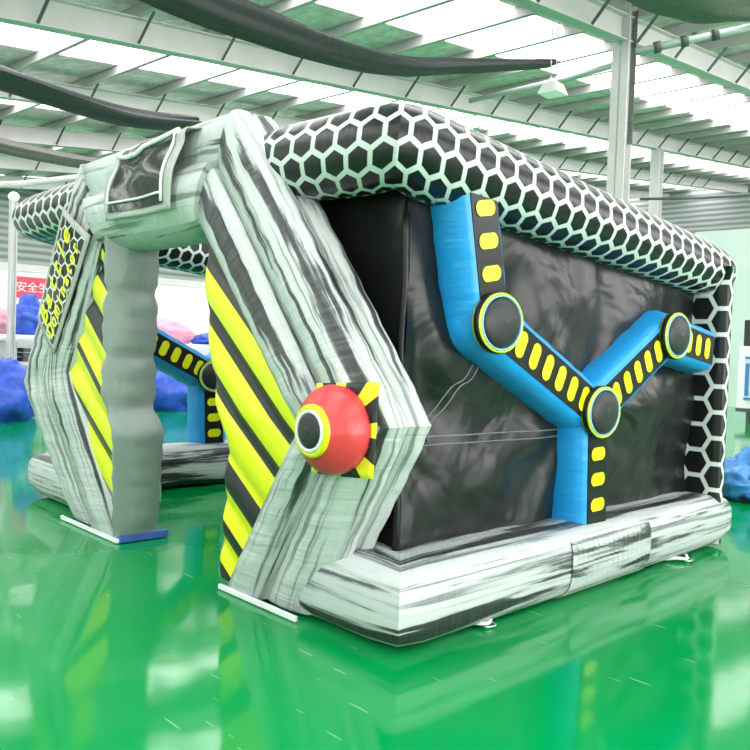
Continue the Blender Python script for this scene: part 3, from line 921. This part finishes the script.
pile('folded_inflatable', [(V((p.x, p.y, .8*.55)), (.72, .6, .62)), (V((p.x, p.y, .8*.5))-U*.7, (.7, .6, .6))], bl, 'big blue vinyl heap on the floor at the left edge', 'folded inflatable', 7.7)
# boxes under the table
b = B(); p = at_v(5, 350, 17); uu = (p-G).dot(U); hbox(b, (uu-.55, 16.75, .94), (uu+.15, 17.5, 1.36)); o = bevel(b.build('storage_crate', simple('grey crate', (.45, .47, .46), .6)), .02); tag(o, 'grey crate on the shelf under the pink bundle', 'crate')
b = B(); p = at_v(20, 350, 17); uu = (p-G).dot(U)
for k in range(3): hbox(b, (uu-.04, 16.75, .94+.1*k), (uu+.3-.06*k, 17.4, 1.02+.1*k))
o = b.build('folded_cloth', simple('dark folded cloth', (.10, .11, .12), .7)); tag(o, 'small stack of dark folded cloth on the shelf under the blue bundle', 'cloth')

# second table seen through the doorway, with pink and blue bundles
rack(9.2, 15.2, 16.3, 17.6, 1.42, 'white-topped storage table seen through the doorway')
p = at_v(165, 325, 16.9)
pile('folded_inflatable', [(V((p.x, p.y, 1.42+.8*.28)), (.62, .4, .30)), (V((p.x, p.y, 1.42+.8*.22))+U*.40, (.32, .35, .22))], pk, 'pink vinyl bundle seen through the doorway', 'folded inflatable', 2.9)
p = at_v(212, 342, 16.55)
pile('folded_inflatable', [(V((p.x, p.y, 1.42+.8*.14)), (.5, .35, .16))], bl, 'flat blue bundle on the table seen through the doorway', 'folded inflatable', 5.5)
p = at_v(165, 390, 15.2)
pile('folded_inflatable', [(V((p.x, p.y, .8*.5)), (.9, .6, .56)), (V((p.x, p.y, .8*.45))+U*1.1, (.8, .6, .52))], bl, 'dark blue heap on the floor seen through the doorway', 'folded inflatable', 9.1)

# ------------------------------------------------------------------ background at the right: pale green wall, machine, bag
b = B(); hbox(b, (27.0, -10.9, 0), (27.2, 10.5, 5.65)); tag(b.build('wall_cross', greenwall), kind='structure')
def on_u(px, py, u):
    d = fw + rt*((px-375)/816.24) - up*((py-375)/816.24); t = u/d.dot(U); return CAM+d*t
p = on_u(738, 411, 20.0); v1 = (p-G).dot(VV); 
mc = empty('cutting_machine', P_(20.5, v1-1, 0)); tag(mc, 'white cabinet machine with blue trim against the pale green wall', 'machine')
zt, zl = on_u(738, 346, 20).z, on_u(738, 408, 20).z
b = B(); hbox(b, (20.0, v1-2.0, zl), (21.0, v1+.05, zt)); bevel(b.build('cabinet', clad, mc), .02)
b = B(); hbox(b, (19.96, v1-1.8, zl-.08), (21.0, v1+.05, zl)); b.build('plinth', dark, mc)
for k in range(2):
    for dv in (.1, 1.5):
        b = B(); hbox(b, (20.1+.7*k, v1-.05-dv-.1, 0), (20.2+.7*k, v1-.05-dv, zl-.08)); b.build('leg', dark, mc)
b = B(); hbox(b, (19.97, v1-.9, zl+.25), (20.0, v1-.12, zt-.3)); b.build('glazed_door', simple('pale glass', (.6, .72, .75), .15), mc)
b = B(); hbox(b, (19.95, v1-.22, zl+.3), (19.99, v1-.14, zt-.4)); hbox(b, (19.95, v1-.9, zt-.3), (19.99, v1-.12, zt-.24)); hbox(b, (19.95, v1-.9, zl+.2), (19.99, v1-.12, zl+.26)); b.build('door_frame', simple('blue enamel', (.05, .2, .5), .4), mc)
b = B(); z3 = on_u(738, 320, 20.3).z; hbox(b, (20.2, v1-.30, zt), (20.6, v1+.02, z3)); o = bevel(b.build('monitor_box', simple('black plastic', (.02, .02, .02), .4)), .02); tag(o, 'small black box standing on top of the white machine', 'box')
# bag on the floor
p = on_u(752, 478, 9.3)
p.z = 0
pile('folded_inflatable', [(p+Z*.20, (.5, .34, .24)), (p+Z*.26-VV*.15, (.4, .3, .30))], simple('light blue vinyl', (.06, .28, .70), .3, nscale=7, nstr=.5, var=.4), 'light blue vinyl bundle on the floor at the right edge', 'folded inflatable', 3.1)
p = on_u(748, 483, 9.1); uu, vv = (p-G).dot(U), (p-G).dot(VV)
b = B(); hbox(b, (uu-.1, vv-.8, 0), (uu+.35, vv+.12, .045)); o = bevel(b.build('floor_mat', simple('dark mat', (.03, .035, .035), .7)), .01); tag(o, 'thin dark mat under the light blue bundle at the right edge', 'mat')

# ------------------------------------------------------------------ world and view
w = bpy.data.worlds.new('world'); bpy.context.scene.world = w; w.use_nodes = True
w.node_tree.nodes['Background'].inputs['Color'].default_value = (.9, .95, 1, 1); w.node_tree.nodes['Background'].inputs['Strength'].default_value = 1.0
vs = bpy.context.scene.view_settings
vs.view_transform = 'Standard'; vs.look = 'None'; vs.exposure = -0.72; vs.gamma = 1; vs.use_curve_mapping = False
